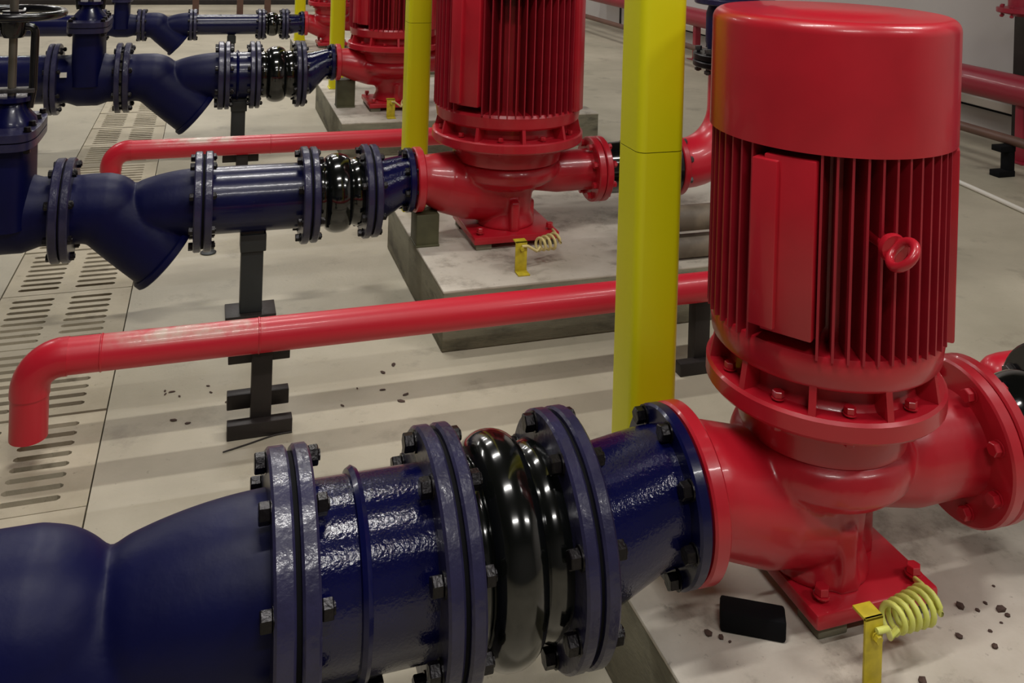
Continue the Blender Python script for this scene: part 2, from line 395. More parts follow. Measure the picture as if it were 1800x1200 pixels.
def make_reducer(Y, x0, x1, z, R, Rf, z2, R2, Rf2, label, br=.012, th=.024, bl=8):
    t = thing('pipe_reducer', (x0, Y, 0), label, 'pipe reducer', 'navy reducers at the pump inlets'); L = x1 - x0
    n = 48; vs = []; fs = []; st = [(0.004, 0), (.18, 0), (.3, .06), (.72, .9), (.84, 1), (.998, 1)]
    for u, k in st:
        zz = z + (z2 - z) * k; rr = R + (R2 - R) * k
        for i in range(n):
            a = 2 * math.pi * i / n; vs.append((u * L, rr * math.cos(a), zz + rr * math.sin(a)))
    for j in range(len(st) - 1):
        for i in range(n): fs.append((j * n + i, j * n + (i + 1) % n, (j + 1) * n + (i + 1) % n, (j + 1) * n + i))
    MB().add(vs, fs).build('cone_body', M['navy_wet'], t, 60)
    flange(t, 0, th, Rf, z, M['navy_flange'])
    flange(t, L - th, L, Rf2, z2, M['navy'], bl, L - .008, th + .014, br, (Rf2 + R2) / 2 - .001, phase=.25)
    MB().disc(-.008, 0, Rf - .010, 0, (0, 0, z), 'X', 40, .001).build('gasket', M['gasket'], t)
    return t

# ------------------------------------------------------------------ pumps
def make_pump(Y, X, xs, xd, zax, Rd, Rm, Rl, Rv, ztop, plate, label, detail=True, zcov=1.044, dis_axis=None, nfin=54, eye=True, pang=216, fat=.92):
    t = thing('fire_pump', (X, Y, .2), label, 'pump', 'red vertical fire pumps')
    z0 = .2                                  # local z = world z - z0
    Z = lambda z: z - z0
    # base plate with its lugs
    px0, px1, py0, py1 = plate
    bp = MB().bbox(px0, px1, py0, py1, Z(.222), Z(.25), .006)
    bp.build('base_plate', M['red'], t)
    for (sx, sy) in ((px0 + .04, py0 + .04), (px1 - .04, py0 + .04), (px0 + .04, py1 - .04), (px1 - .04, py1 - .04)):
        MB().bbox(sx - .03, sx + .03, sy - .03, sy + .03, 0, Z(.222), .003).build('shim_block', M['padside'], t)
    bm_ = bolt_mesh(.03, .013, M['red'])
    for (sx, sy) in ((px0 + .03, py0 + .03), (px1 - .03, py0 + .03), (px0 + .03, py1 - .03), (px1 - .03, py1 - .03)):
        o = obj('anchor_bolt', bm_, t, (sx, sy, Z(.247))); o.rotation_euler = (0, math.pi / 2, 0.3)
    # casing: volute + suction elbow + discharge neck + foot, one casting
    c = MB(); q = Rv; ls, ld = xs - X, xd - X; za = Z(zax); dz = Z(dis_axis or zax)
    c.lathe([(0, Z(.52)), (q * .98, Z(.52)), (q * .98, Z(.502)), (q * 1.1, Z(.49)), (q * 1.16, Z(.468)), (q * 1.12, Z(.44)), (q * .95, Z(.416)), (q * .7, Z(.40)), (0, Z(.395))], 'Z', (0, 0, 0), 56)
    rn = Rd * .74
    c.tube([(ls, 0, za), (ls + .05, 0, za), (ls * .66, 0, za - .014), (ls * .38, 0, za - .045), (ls * .05, 0, za - .075), (.05, 0, za - .085)],
           [rn, rn * 1.02, rn * 1.1 * fat, rn * 1.12 * fat, rn * .95 * fat, rn * .6], 32)
    c.tube([(0, 0, dz + .01), (ld * .55, 0, dz), (ld - .05, 0, dz), (ld, 0, dz)], [rn * .7, rn * .92, rn * .9, rn * .95], 32)
    c.lathe([(0, Z(.42)), (q * .62, Z(.42)), (q * .55, Z(.30)), (q * .66, Z(.25)), (0, Z(.24))], 'Z', (0, 0, 0), 40)
    c.box(-.018, .018, py0 + .03, -.02, Z(.245), Z(.36)); c.box(-.02, px1 - .05, -.016, .016, Z(.245), Z(.33))
    obj('pump_casing', remesh(c, .0062 if detail else .010, M['red'], 5, 'pump_casing'), t)
    # flanges
    flange(t, ls - .0, ls + .030, Rd, za, M['red'], name='suction_flange')
    df = flange(t, ld - .030, ld, Rd * 1.06, dz, M['red'], 8, ld + .002, .07, .013, Rd * .86, M['red'], name='discharge_flange')
    flange(t, ld + .003, ld + .030, Rd * 1.06, dz, M['red'], name='companion_flange')
    # cover and lantern
    MB().lathe([(0, Z(.50)), (Rl * .70, Z(.50)), (Rl * .72, Z(.52)), (Rl * .72, Z(.545)), (Rl * .8, Z(.55)), (Rl * .8, Z(.575)), (0, Z(.575))], 'Z', (0, 0, 0), 56).build('casing_cover', M['red'], t)
    lf = MB().lathe([(0, Z(.574)), (Rl - .005, Z(.574)), (Rl, Z(.58)), (Rl, Z(.606)), (Rl - .005, Z(.611)), (Rl * .83, Z(.611)), (Rl * .80, Z(.618)), (Rl * .78, Z(.655)), (0, Z(.655))], 'Z', (0, 0, 0), 64).build('lantern_flange', M['red'], t)
    rb = MB().add([(Rl * .76, -.006, Z(.609)), (Rl * .975, -.006, Z(.609)), (Rl * .93, -.006, Z(.665)), (Rl * .76, -.006, Z(.665)),
                   (Rl * .76, .006, Z(.609)), (Rl * .975, .006, Z(.609)), (Rl * .93, .006, Z(.665)), (Rl * .76, .006, Z(.665))],
                  [(0, 1, 2, 3), (7, 6, 5, 4), (0, 4, 5, 1), (1, 5, 6, 2), (2, 6, 7, 3), (3, 7, 4, 0)]).mesh('rib', M['red'], 0)
    for k in range(10):
        o = obj('rib', rb, lf); o.rotation_euler = (0, 0, 2 * math.pi * (k + .35) / 10)
    stud = bolt_mesh(.045, .010, M['red'])
    for k in range(10):
        a = 2 * math.pi * (k + .85) / 10
        o = obj('stud', stud, lf, (Rl * .88 * math.cos(a), Rl * .88 * math.sin(a), Z(.594))); o.rotation_euler = (0, math.pi / 2, 0)
    # motor
    zf0, zf1 = .71, zcov + .012
    MB().lathe([(0, Z(.654)), (Rm * .90, Z(.654)), (Rm * .93, Z(.662)), (Rm * .95, Z(.70)), (Rm * .93, Z(.71)), (Rm * .66, Z(.712)), (Rm * .66, Z(zcov + .02)), (0, Z(zcov + .02))], 'Z', (0, 0, 0), 64).build('motor_body', M['red'], t)
    fin = MB().box(Rm * .65, Rm * .975, -.0021, .0021, Z(zf0 - .004), Z(zf1)).mesh('cooling_fin', M['red_fin'], 0)
    pan = [(pang, .044), (318, .035)] + [(96, .04)]
    for k in range(nfin):
        a = 360 * (k + .5) / nfin
        if any(abs((a - pa + 180) % 360 - 180) * D2R * Rm < hw + .006 for pa, hw in pan): continue
        o = obj('cooling_fin', fin, t); o.rotation_euler = (0, 0, a * D2R)
    for pa, hw in pan:
        mt = Matrix.Rotation(pa * D2R, 4, 'Z')
        b = MB()
        if hw > .042:
            b.bbox(Rm * .62, Rm * .985, -hw, hw * 1.0, Z(.735), Z(zcov - .012), .003, mt)
            b.bbox(Rm * .62, Rm * 1.035, -hw, hw * .05, Z(.742), Z(zcov - .02), .003, Matrix.Rotation((pa - 5) * D2R, 4, 'Z'))
            b.build('terminal_panel', M['red'], t)
        else:
            b.bbox(Rm * .62, Rm * 1.0, -hw, hw, Z(.705), Z(zcov - .004), .004, mt); b.build('motor_foot', M['red'], t)
    # fan cover: open-bottomed shell
    R, e = Rm, .0025
    prof = [(R - e, Z(zcov)), (R, Z(zcov)), (R, Z(ztop - .022))]
    for i in range(1, 7):
        a = math.pi / 2 * i / 6; prof.append((R - .022 + .022 * math.cos(a), Z(ztop - .022 + .022 * math.sin(a))))
    prof += [(R * .55, Z(ztop)), (R * .52, Z(ztop + .003)), (0, Z(ztop + .003))]
    MB().lathe(prof + [], 'Z', (0, 0, 0), 80).build('fan_cover', M['red'], t, 50)
    if eye:
        ez = Z(.905); ey = -Rm
        eb = MB().lathe([(0, -.06), (.013, -.06), (.013, .004), (.022, .004), (.024, .010), (.022, .018), (0, .018)], 'Z', (0, 0, 0), 20,
                        mtx=Matrix.Translation((0, ey, ez)) @ Matrix.Rotation(math.pi / 2, 4, 'X'))
        ring = []
        n = 24
        for i in range(n):
            a = 2 * math.pi * i / n; p = Vector((.0, -.018 - .022 + .024 * math.cos(a), .024 * math.sin(a)))
            ring.append(Matrix.Rotation(42 * D2R, 4, 'Y') @ p + Vector((0, ey, ez)))
        ring += ring[:2]
        eb.tube(ring, .0078, 12, False)
        eo = eb.build('lifting_eye', M['red'], t); eo.rotation_euler = (0, 0, -11 * D2R)
        MB().tube([(Rm + .0, -.03, Z(1.065)), (Rm + .008, -.03, Z(1.065))], .007, 10).build('cover_screw', M['red'], t)
    return t

# ------------------------------------------------------------------ gate valves
def make_valve(Y, X, z, R, Rf, half, label, rising=True, s=1.0, m='black'):
    t = thing('gate_valve', (X, Y, 0), label, 'valve', 'gate valves on the suction lines')
    b = MB()
    b.lathe([(R * .98, -half), (R * .98, -half * .6), (R * 1.12, -half * .3), (R * 1.12, half * .3), (R * .98, half * .6), (R * .98, half)], 'X', (0, 0, z), 48)
    b.build('body', M['navy_cast'], t)
    flange(t, -half, -half + .028, Rf, z, M['navy_flange'])
    flange(t, half - .028, half, Rf, z, M['navy_flange'])
    w = .072 * s; zt = z + .255 * s
    bb = MB(); n = 40
    # oval bonnet neck rising from the body
    rows = [(z - .02, w * 1.05, .15 * s), (z + .10 * s, w, .15 * s), (zt - .02, w, .145 * s), (zt, w * 1.02, .145 * s)]
    vs = []; fs = []
    for zz, a, c in rows:
        for i in range(n):
            th = 2 * math.pi * i / n; cx, sy = math.cos(th), math.sin(th)
            vs.append((a * math.copysign(abs(cx) ** .6, cx), c * math.copysign(abs(sy) ** .6, sy), zz))
    for j in range(len(rows) - 1):
        for i in range(n): fs.append((j * n + i, j * n + (i + 1) % n, (j + 1) * n + (i + 1) % n, (j + 1) * n + i))
    fs.append(tuple(range((len(rows) - 1) * n, len(rows) * n)))
    bb.add(vs, fs); bb.build('neck', M['navy_cast'], t, 50)
    # bonnet flanges
    g = MB()
    for k in range(2):
        z1 = zt - .012 + k * .028 * s; vs = []; fs = []
        for zz in (z1, z1 + .024 * s):
            for i in range(n):
                th = 2 * math.pi * i / n; cx, sy = math.cos(th), math.sin(th)
                vs.append((w * 1.32 * math.copysign(abs(cx) ** .5, cx), .185 * s * math.copysign(abs(sy) ** .5, sy), zz))
        for i in range(n): fs.append((i, (i + 1) % n, n + (i + 1) % n, n + i))
        fs += [tuple(reversed(range(n))), tuple(range(n, 2 * n))]
        g.add(vs, fs)
    gf = g.build('bonnet_flange', M['navy_flange'], t)
    bm_ = bolt_mesh(.06 * s, .011 * s, M['bolt'])
    for (bx, by) in [(sx * w * 1.0, yy * s) for sx in (-1, 1) for yy in (-.14, -.05, .05, .14)]:
        o = obj('bolt', bm_, gf, (bx, by, zt + .014 * s)); o.rotation_euler = (0, math.pi / 2, 0)
    # domed bonnet
    zb = zt - .01 * s
    MB().lathe([(.085 * s, zb - .01), (.085 * s, zb + .03 * s), (.075 * s, zb + .07 * s), (.05 * s, zb + .10 * s), (.042 * s, zb + .12 * s), (.06 * s, zb + .125 * s), (.06 * s, zb + .14 * s), (0, zb + .14 * s)], 'Z', (0, 0, 0), 36).build('bonnet', M['navy'], t)
    gl = MB().bbox(-.07 * s, .07 * s, -.022, .022, zb + .15 * s, zb + .165 * s, .003); gl.build('gland', M['bolt_grey'], t)
    zy = zb + .375 * s
    for sx in (-1, 1):
        pts = [(sx * .052 * s, 0, zb + .10 * s), (sx * .062 * s, 0, zb + .16 * s), (sx * .064 * s, 0, zy - .04)] + arc((sx * .044 * s, 0, zy - .03 * s), .02 * s, 0 if sx > 0 else 180, 90, 5) + [(0, 0, zy - .01 * s)]
        MB().tube(pts, .013 * s, 12).build('yoke_arm', M['black'], t)
    MB().lathe([(0, zy - .045 * s), (.03 * s, zy - .045 * s), (.038 * s, zy - .03 * s), (.04 * s, zy + .015 * s), (.025 * s, zy + .03 * s), (0, zy + .03 * s)], 'Z', (0, 0, 0), 24).build('yoke_nut', M['black'], t)
    MB().lathe([(.013 * s, zb + .1 * s), (.013 * s, zy + .12 * s), (0, zy + .12 * s)], 'Z', (0, 0, 0), 18).build('stem', M['steel'], t)
    hw = MB(); Rw = .146 * s; zw = zy + .022 * s; ring = []
    for i in range(50):
        a = 2 * math.pi * i / 48; ring.append((Rw * math.cos(a), Rw * math.sin(a), zw + .012))
    hw.tube(ring, .0135 * s, 12, False)
    for k in range(5):
        a = 2 * math.pi * (k + .2) / 5
        hw.tube([(.03 * s * math.cos(a), .03 * s * math.sin(a), zw - .005), (.09 * s * math.cos(a), .09 * s * math.sin(a), zw - .004), (Rw * math.cos(a), Rw * math.sin(a), zw + .012)], .009 * s, 8)
    hw.lathe([(0, zw - .02), (.034 * s, zw - .02), (.034 * s, zw + .02), (0, zw + .02)], 'Z', (0, 0, 0), 20)
    hw.build('handwheel', M['black'], t)
    return t

# ------------------------------------------------------------------ plinths
def make_pad(Y, f, b, x1, label):
    t = thing('concrete_plinth', (0.75, Y, 0), label, 'plinth', 'concrete pump plinths')
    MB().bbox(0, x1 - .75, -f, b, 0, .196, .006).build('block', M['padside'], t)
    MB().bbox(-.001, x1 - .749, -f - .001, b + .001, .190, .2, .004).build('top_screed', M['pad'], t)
    return t
R1, R2, R3, R4 = 1.436, 3.36, 5.74, 8.35
make_pad(R1, .47, .33, 2.35, 'low concrete plinth with paint chips on it under the nearest red pump')
make_pad(R2, .47, .50, 2.35, 'low concrete plinth with stained front side under the second red pump')
make_pad(R3, .42, .95, 2.35, 'low concrete plinth under the third red pump behind the thin yellow posts')
make_pad(R4, .42, .6, 2.35, 'low concrete plinth under the farthest red pump')

make_pump(R1, 1.10, .801, 1.435, .422, .141, .217, .211, .142, 1.262, (-.09, .165, -.125, .14), 'nearest red vertical fire pump with smooth fan cover, in the right foreground')
make_pump(R2, 1.105, .742, 1.475, .43, .118, .292, .288, .175, 1.40, (-.165, .165, -.16, .16), 'second red vertical fire pump with a finned motor, between the two large yellow posts', zcov=1.15, nfin=58, eye=False, pang=221, fat=1.18)
make_pump(R3, 1.12, .755, 1.49, .485, .112, .292, .288, .19, 1.42, (-.17, .17, -.16, .16), 'third red vertical fire pump, partly hidden behind the second yellow post', detail=False, zcov=1.17, nfin=58, eye=False, fat=1.1)
make_pump(R4, 1.06, .815, 1.33, .41, .108, .22, .215, .14, 1.25, (-.13, .13, -.12, .12), 'farthest red vertical fire pump, small at the top behind the third yellow post', detail=False, nfin=44, eye=False)

# ------------------------------------------------------------------ suction line 1 (nearest)
Z1 = .390
make_strainer(R1, .138, Z1, 1.17, 1.0, .187, .0155, 'large navy Y strainer in the near bottom left corner')
make_spool(R1, .146, .374, Z1, .133, .187, [.096], 'short shiny navy pipe with a raised ring on the nearest line', br=.0155)
make_joint(R1, .382, .583, Z1, .135, .187, 'large black rubber expansion joint with bright highlights on the nearest line', br=.0155)
make_reducer(R1, .591, .797, Z1, .122, .187, .422, .108, .141, 'navy reducer bolted to the inlet flange of the nearest red pump', br=.0145)
# ------------------------------------------------------------------ suction line 2
Z2 = .400
make_strainer(R2, .0, Z2, 1.0, 1.0, .168, .0135, 'navy Y strainer hanging over the slotted drain covers, second line')
make_spool(R2, .008, .358, Z2, .113, .168, [], 'navy pipe of the second line resting on the dark steel post', 'navy')
make_joint(R2, .366, .575, Z2, .112, .166, 'black rubber expansion joint on the second line')
make_reducer(R2, .583, .735, Z2, .108, .164, .43, .09, .116, 'short navy reducer at the inlet of the second red pump')
make_valve(R2, -.60, Z2, .113, .168, .165, 'gate valve with black handwheel at the left edge of the picture')
# ------------------------------------------------------------------ suction line 3
Z3 = .42
make_strainer(R3, .10, Z3, 1.21, 1.045, .20, .016, 'navy Y strainer of the third line, seen above the short red drain pipe')
make_spool(R3, .108, .275, Z3, .137, .20, [.07], 'short navy pipe with ring on the third line', 'navy')
make_joint(R3, .283, .54, Z3, .135, .20, 'black rubber expansion joint on the third line')
make_reducer(R3, .548, .748, Z3, .13, .198, .485, .085, .112, 'flat-topped navy reducer at the inlet of the third red pump')
make_valve(R3, -.635, Z3, .137, .20, .175, 'dark gate valve of the third line, behind the handwheel', s=1.15)
# ------------------------------------------------------------------ suction line 4
Z4 = .405
make_strainer(R4, -.12, Z4, .93, 1.0, .135, .012, 'small dark Y strainer of the farthest line')
make_spool(R4, -.112, .445, Z4, .087, .135, [], 'long dark navy pipe of the farthest line', 'navy')
make_joint(R4, .453, .645, Z4, .085, .135, 'small black rubber expansion joint on the farthest line')
make_reducer(R4, .653, .81, Z4, .087, .135, .41, .08, .108, 'small dark reducer at the inlet of the farthest red pump')
make_valve(R4, -.68, Z4, .09, .135, .15, 'small dark gate valve on the farthest line', s=.85)
# pipes carrying on to the left
def lead(Y, x1, z, R, Rf, label):
    t = thing('suction_pipe', (x1, Y, 0), label, 'pipe', 'navy suction pipes')
    MB().lathe([(R, -1.6), (R, 0)], 'X', (0, 0, z), 40).build('pipe', M['navy'], t)
    flange(t, -.026, -.0, Rf, z, M['navy_flange'], 8, .01, .06, .013, (R + Rf) / 2 + .004)
lead(R2, -.77, Z2, .112, .168, 'navy suction pipe running out of the left edge on the second line')
lead(R3, -.815, Z3, .136, .20, 'navy suction pipe running left on the third line')
lead(R4, -.835, Z4, .087, .135, 'dark suction pipe running left on the farthest line')
lead(R1, -.370, Z1, .133, .187, 'navy suction pipe at the near bottom left, outside the strainer')

# small white sticker on the third line valve
st = MB().box(-.765, -.73, R3 - .152, R3 - .146, Z3 + .034, Z3 + .062)
tag(st.build('paper_sticker', M['white'], None, 0), 'tiny pale sticker on the third navy line', 'sticker')

# ------------------------------------------------------------------ discharge side
def discharge(Y, x0, z, R, Rf, label_j, label_e, label_v, riser=1.6, flx=.20, r=.17, ext=.06, Rb=None, Ru=None):
    Rb = Rb or R; Ru = Ru or Rf
    t = thing('discharge_joint', (x0, Y, 0), label_j, 'pipe joint', 'discharge joints')
    prof = [(Rb * .98, .0), (Rb, flx * .2)] + [(Rb + Rb * .22 * math.sin(math.pi * i / 10), flx * (.25 + .5 * i / 10)) for i in range(11)] + [(Rb, flx * .8), (Rb * .98, flx)]
    MB().lathe(prof, 'X', (0, 0, z), 44).build('rubber_bellows', M['rubber'], t, 60)
    flange(t, flx - .05, flx - .026, Rf, z, M['black'], 8, flx - .022, .06, .013, Rf * .84, M['bolt_grey'])
    e = thing('discharge_elbow', (x0 + flx, Y, 0), label_e, 'pipe elbow', 'red discharge elbows')
    flange(e, -.023, .004, Rf, z, M['red'])
    pts = [(0, 0, z), (.03, 0, z)] + arc((.03, 0, z + r), r, -90, 0, 12) + [(.03 + r, 0, z + r + ext)]
    MB().tube(pts, R, 32).build('elbow', M['red_pipe'], e, 60)
    zt = z + r + ext; cx = .03 + r
    def vdisc(p, za, zb, m, nm):
        f = MB().disc(za, zb, Ru, 0, (cx, 0, 0), 'Z', 44).build(nm, m, p)
        return f
    vdisc(e, zt - .02, zt + .005, M['bolt'], 'flange')
    v = thing('check_valve', (x0 + flx + cx, Y, 0), label_v, 'valve', 'discharge check valves')
    cx = 0
    f = vdisc(v, zt + .008, zt + .035, M['bolt'], 'flange')
    bm_ = bolt_mesh(.075, .014, M['bolt_grey'])
    for k in range(8):
        a = 2 * math.pi * (k + .3) / 8; o = obj('bolt', bm_, f, (Ru * .86 * math.cos(a), Ru * .86 * math.sin(a), zt + .006)); o.rotation_euler = (0, math.pi / 2, 0)
    MB().lathe([(R, zt + .03), (R * 1.15, zt + .08), (R * 1.15, zt + .2), (R, zt + .25)], 'Z', (0, 0, 0), 36).build('body', M['navy_cast'], v)
    vdisc(v, zt + .24, zt + .265, M['navy_flange'], 'flange')
    MB().lathe([(R, zt + .26), (R, riser + 1.4)], 'Z', (0, 0, 0), 36).build('riser_pipe', M['navy'], v)
discharge(R1, 1.465, .422, .108, .148, 'black rubber joint with bright bolts beyond the outlet of the nearest pump', 'red elbow just outside the right edge beyond the nearest pump', 'navy riser beyond the nearest pump outlet, outside the right edge', flx=.26, Rb=.085)
discharge(R2, 1.506, .43, .10, .125, 'black rubber joint with bright bolts behind the big yellow post', 'red elbow seen between the big yellow post and the nearest motor', 'dark flanged riser seen between the big yellow post and the nearest motor top', flx=.33, r=.22, ext=.19, Ru=.165)
discharge(R3, 1.52, .485, .09, .12, 'black rubber joint at the outlet of the third pump', 'red elbow at the outlet of the third pump', 'navy riser at the outlet of the third pump')

# ------------------------------------------------------------------ yellow posts
def post(X, Y, wdt, label, z0=.2, zjn=.97):
    t = thing('yellow_post', (X, Y, z0), label, 'post', 'yellow square posts')
    n = 6; r = .018; h = wdt / 2; pts = []
    for cx, cy, a0 in ((h - r, h - r, 0), (-h + r, h - r, 90), (-h + r, -h + r, 180), (h - r, -h + r, 270)):
        for i in range(n + 1):
            a = (a0 + 90 * i / n) * D2R; pts.append((cx + r * math.cos(a), cy + r * math.sin(a)))
    zj = zjn - z0
    def seg(za, zb, g):
        k = len(pts); vs = [(x * g, y * g, z) for z in (za, zb) for x, y in pts]
        fs = [(i, (i + 1) % k, k + (i + 1) % k, k + i) for i in range(k)] + [tuple(reversed(range(k))), tuple(range(k, 2 * k))]
        return MB().add(vs, fs)
    seg(0.006, zj - .0008, 1).build('lower_post', M['yellow'], t)
    seg(zj - .0008, zj + .0008, .985).build('joint', M['gasket'], t)
    seg(zj + .0008, ZC - z0, 1).build('upper_post', M['yellow'], t)
    MB().bbox(-h - .004, h + .004, -h - .004, h + .004, 0, .008, .002).build('foot_plate', M['yellow'], t)
    return t
post(.846, 1.655, .100, 'large yellow square post standing beside the nearest red pump')
post(.831, 3.75, .098, 'second yellow post, in front of the third pump and left of the second motor')
post(.852, 6.4, .095, 'thin third yellow post, before the inlet of the third pump')
post(.82, 8.8, .095, 'thin farthest yellow post near the top edge')

# pedestals under the suction flanges
def pedestal(X, Y, wdt, h, label):
    t = thing('support_block', (X, Y, .2), label, 'support', 'pedestals under inlet flanges')
    MB().bbox(-wdt / 2, wdt / 2, -.05, .05, 0, h, .004).build('block', M['olive'], t)
    MB().bbox(-wdt / 2 - .002, wdt / 2 + .002, -.055, .055, 0, .008, .002).build('foot', M['olive'], t)
pedestal(.788, R2 - .02, .085, .118, 'olive pedestal under the inlet flange of the second pump')
pedestal(.83, R3 + .05, .11, .17, 'olive pedestal under the inlet flange of the third pump')

# ------------------------------------------------------------------ red drain pipes
def drain(Y, x0, x1, z, zend, R, seams, label, dusty=True):
    t = thing('red_drain_pipe', (x0, Y, 0), label, 'pipe', 'red drain pipes')
    rb = .075; L = x1 - x0
    down = MB().tube([(0, 0, zend), (0, 0, z - rb - .005)], R, 36); down.build('drop_pipe', M['red_pipe'], t)
    MB().tube([(0, 0, z - rb - .012), (0, 0, z - rb)] + arc((rb, 0, z - rb), rb, 180, 90, 12) + [(rb + .012, 0, z)], R * 1.05, 36).build('elbow', M['red_pipe'], t, 60)
    MB().tube([(rb, 0, z), (L, 0, z)], R, 40).build('run_pipe', M['red_dusty'], t)
    for sx in seams:
        MB().lathe([(R - .001, -.004), (R + .0018, -.0015), (R + .0018, .0015), (R - .001, .004)], 'X', (sx - x0, 0, z), 40).build('weld_bead', M['red_pipe'], t)
    return t
drain(2.58, -.40, 1.75, .262, .068, .045, [-.235, .157], 'long red drain pipe with a drop elbow, crossing in front of the second plinth')
drain(4.50, -.395, 1.75, .305, .0, .044, [.3], 'farther red drain pipe with elbow, passing behind the second navy line')

# supports of the drain pipes (I-shaped bar stands)
def bar_stand(X, Y, h, label, mid=True):
    t = thing('bar_stand', (X, Y, 0), label, 'pipe stand', 'pipe stands')
    MB().bbox(-.085, .085, -.035, .0, 0, .040, .002).build('foot_angle', M['dark_steel'], t)
    MB().bbox(-.024, .030, -.01, .034, .0, h, .002).build('upright', M['dark_steel'], t)
    if mid:
        MB().bbox(-.085, .080, .036, .070, .045, .085, .002).build('cross_bar', M['dark_steel'], t)
        MB().bbox(-.085, .080, .036, .07, h - .045, h - .005, .002).build('saddle_bar', M['dark_steel'], t)
bar_stand(.165, 2.585, .215, 'dark I-shaped steel stand under the long red drain pipe')
bar_stand(1.515, 2.585, .215, 'dark steel stand under the red drain pipe beside the nearest motor', False)
bar_stand(.17, 4.505, .26, 'dark steel stand under the farther red drain pipe')

def pipe_post(X, Y, h, label, wd=.075):
    t = thing('pipe_post', (X, Y, 0), label, 'pipe stand', 'steel posts under the navy pipes')
    MB().bbox(-.085, .085, -.06, .06, 0, .010, .002).build('base_plate', M['dark_steel'], t)
    MB().bbox(-wd / 2, wd / 2, -wd / 2, wd / 2, .010, h, .004).build('upright', M['grey_steel'], t)
    MB().bbox(-wd / 2 - .004, wd / 2 + .008, -wd / 2 - .01, wd / 2, h - .075, h - .015, .003).build('collar', M['grey_steel'], t)
    return t
pipe_post(.172, R2, .30, 'grey steel post carrying the second navy pipe')
pipe_post(.19, R3, .285, 'grey steel post carrying the third navy pipe, behind the far red drain pipe', .08)
pipe_post(.20, R4, .32, 'thin steel post carrying the farthest navy pipe', .06)
pipe_post(.24, R1, .26, 'steel post under the nearest navy pipe')

# ------------------------------------------------------------------ earthing brackets and coiled wire
def bracket(X, Y, h, wd, c0, c1, end, label_b, label_w, m='wire', coil_r=.019, turns=6):
    t = thing('flat_bar_bracket', (X, Y, .2), label_b, 'bracket', 'yellow flat bar brackets')
    h2 = wd / 2
    MB().bbox(-h2, h2, -.0025, .0025, 0, h, .001).bbox(-h2, h2, -.0025, .03, h - .005, h, .001).build('bar', M['ybar'], t)
    MB().bbox(-h2, h2, -.04, .0, 0, .005, .001).build('foot', M['ybar'], t)
    s = bolt_mesh(.012, .007, M['ybar']); o = obj('bolt', s, t, (0, -.002, h * .78)); o.rotation_euler = (0, 0, math.pi / 2)
    a = Vector((X, Y - .008, .2 + h * .86)); st = Vector(c0); en = Vector(c1); e = Vector(end)
    ax = (en - st).normalized(); u = ax.cross(Vector((0, 0, 1))).normalized(); v = ax.cross(u); n = turns * 16
    pts = [a, a + Vector((.02, 0, .0)), st - ax * .012 + u * coil_r * .6 - Vector((0, 0, coil_r * .6))]
    for i in range(n + 1):
        th = 2 * math.pi * i / 16; k = coil_r * (.78 + .3 * i / n); pts.append(st + (en - st) * (i / n) + (u * math.cos(th) + v * math.sin(th)) * k)
    pts += [en + Vector((.01, .01, coil_r * .4)), (en + e) / 2 + Vector((0, 0, .012)), e]
    tag(MB().tube(pts, coil_r * .2, 8).build('coiled_wire', M[m], None, 80), label_w, 'wire', 'coiled earthing wires')
bracket(1.030, 1.20, .128, .034, (1.098, 1.245, .275), (1.192, 1.26, .272), (1.225, 1.325, .262), 'yellow flat bar bracket in front of the nearest red pump', 'coiled yellow-green wire at the foot of the nearest red pump', coil_r=.025)
bracket(1.045, 2.985, .105, .042, (1.115, 3.02, .275), (1.195, 3.045, .275), (1.24, 3.195, .26), 'yellow flat bar bracket on the plinth of the second pump', 'coiled cream wire at the foot of the second pump', 'wire2', .025, 4)
bracket(1.05, 5.42, .11, .05, (1.12, 5.45, .275), (1.2, 5.47, .275), (1.25, 5.57, .26), 'tan flat bar bracket on the plinth of the third pump', 'coiled wire at the foot of the third pump', 'wire2', .025, 4)

# black rubber block beside the nearest base plate
tag(MB().bbox(-.055, .055, -.022, .022, 0, .036, .005).build('rubber_block', M['gasket']), 'black rubber block lying beside the base plate of the nearest pump', 'block')
o = bpy.data.objects['rubber_block']; o.location = (.925, 1.375, .2); o.rotation_euler = (0, 0, -30 * D2R)

# ------------------------------------------------------------------ chips on the near plinth
def chip_mesh(seed):
    r = random.Random(seed); bm = bmesh.new(); bmesh.ops.create_icosphere(bm, subdivisions=1, radius=1)
    for v in bm.verts: v.co = Vector((v.co.x * r.uniform(.7, 1.2), v.co.y * r.uniform(.5, .9), max(v.co.z, -.6) * r.uniform(.35, .6)))
    me = bpy.data.meshes.new('paint_chip'); bm.to_mesh(me); bm.free(); me.materials.append(M['stone']); return me
chips = [chip_mesh(i) for i in range(4)]
chip_xy = [(.845, 1.385, .007), (.862, 1.372, .006), (.872, 1.36, .003), (1.318, 1.315, .008), (1.342, 1.30, .004), (1.37, 1.31, .004), (1.385, 1.29, .009), (1.385, 1.275, .005),
           (1.262, 1.26, .006), (1.325, 1.255, .004), (1.36, 1.265, .003), (1.305, 1.225, .006), (.95, 1.225, .010), (1.035, 1.215, .009), (1.13, 1.20, .009), (1.42, 1.34, .003), (1.46, 1.30, .003)]
for i, (cx, cy, r) in enumerate(chip_xy):
    o = obj('debris_chip', chips[i % 4], None, (cx, cy, .2 + r * .3)); o.scale = (r * 1.3, r * 1.3, r * 1.3); o.rotation_euler = (0, 0, random.uniform(0, 6))
    tag(o, 'small brown debris chip on the plinth of the nearest pump', 'debris', 'debris chips on the near plinth')
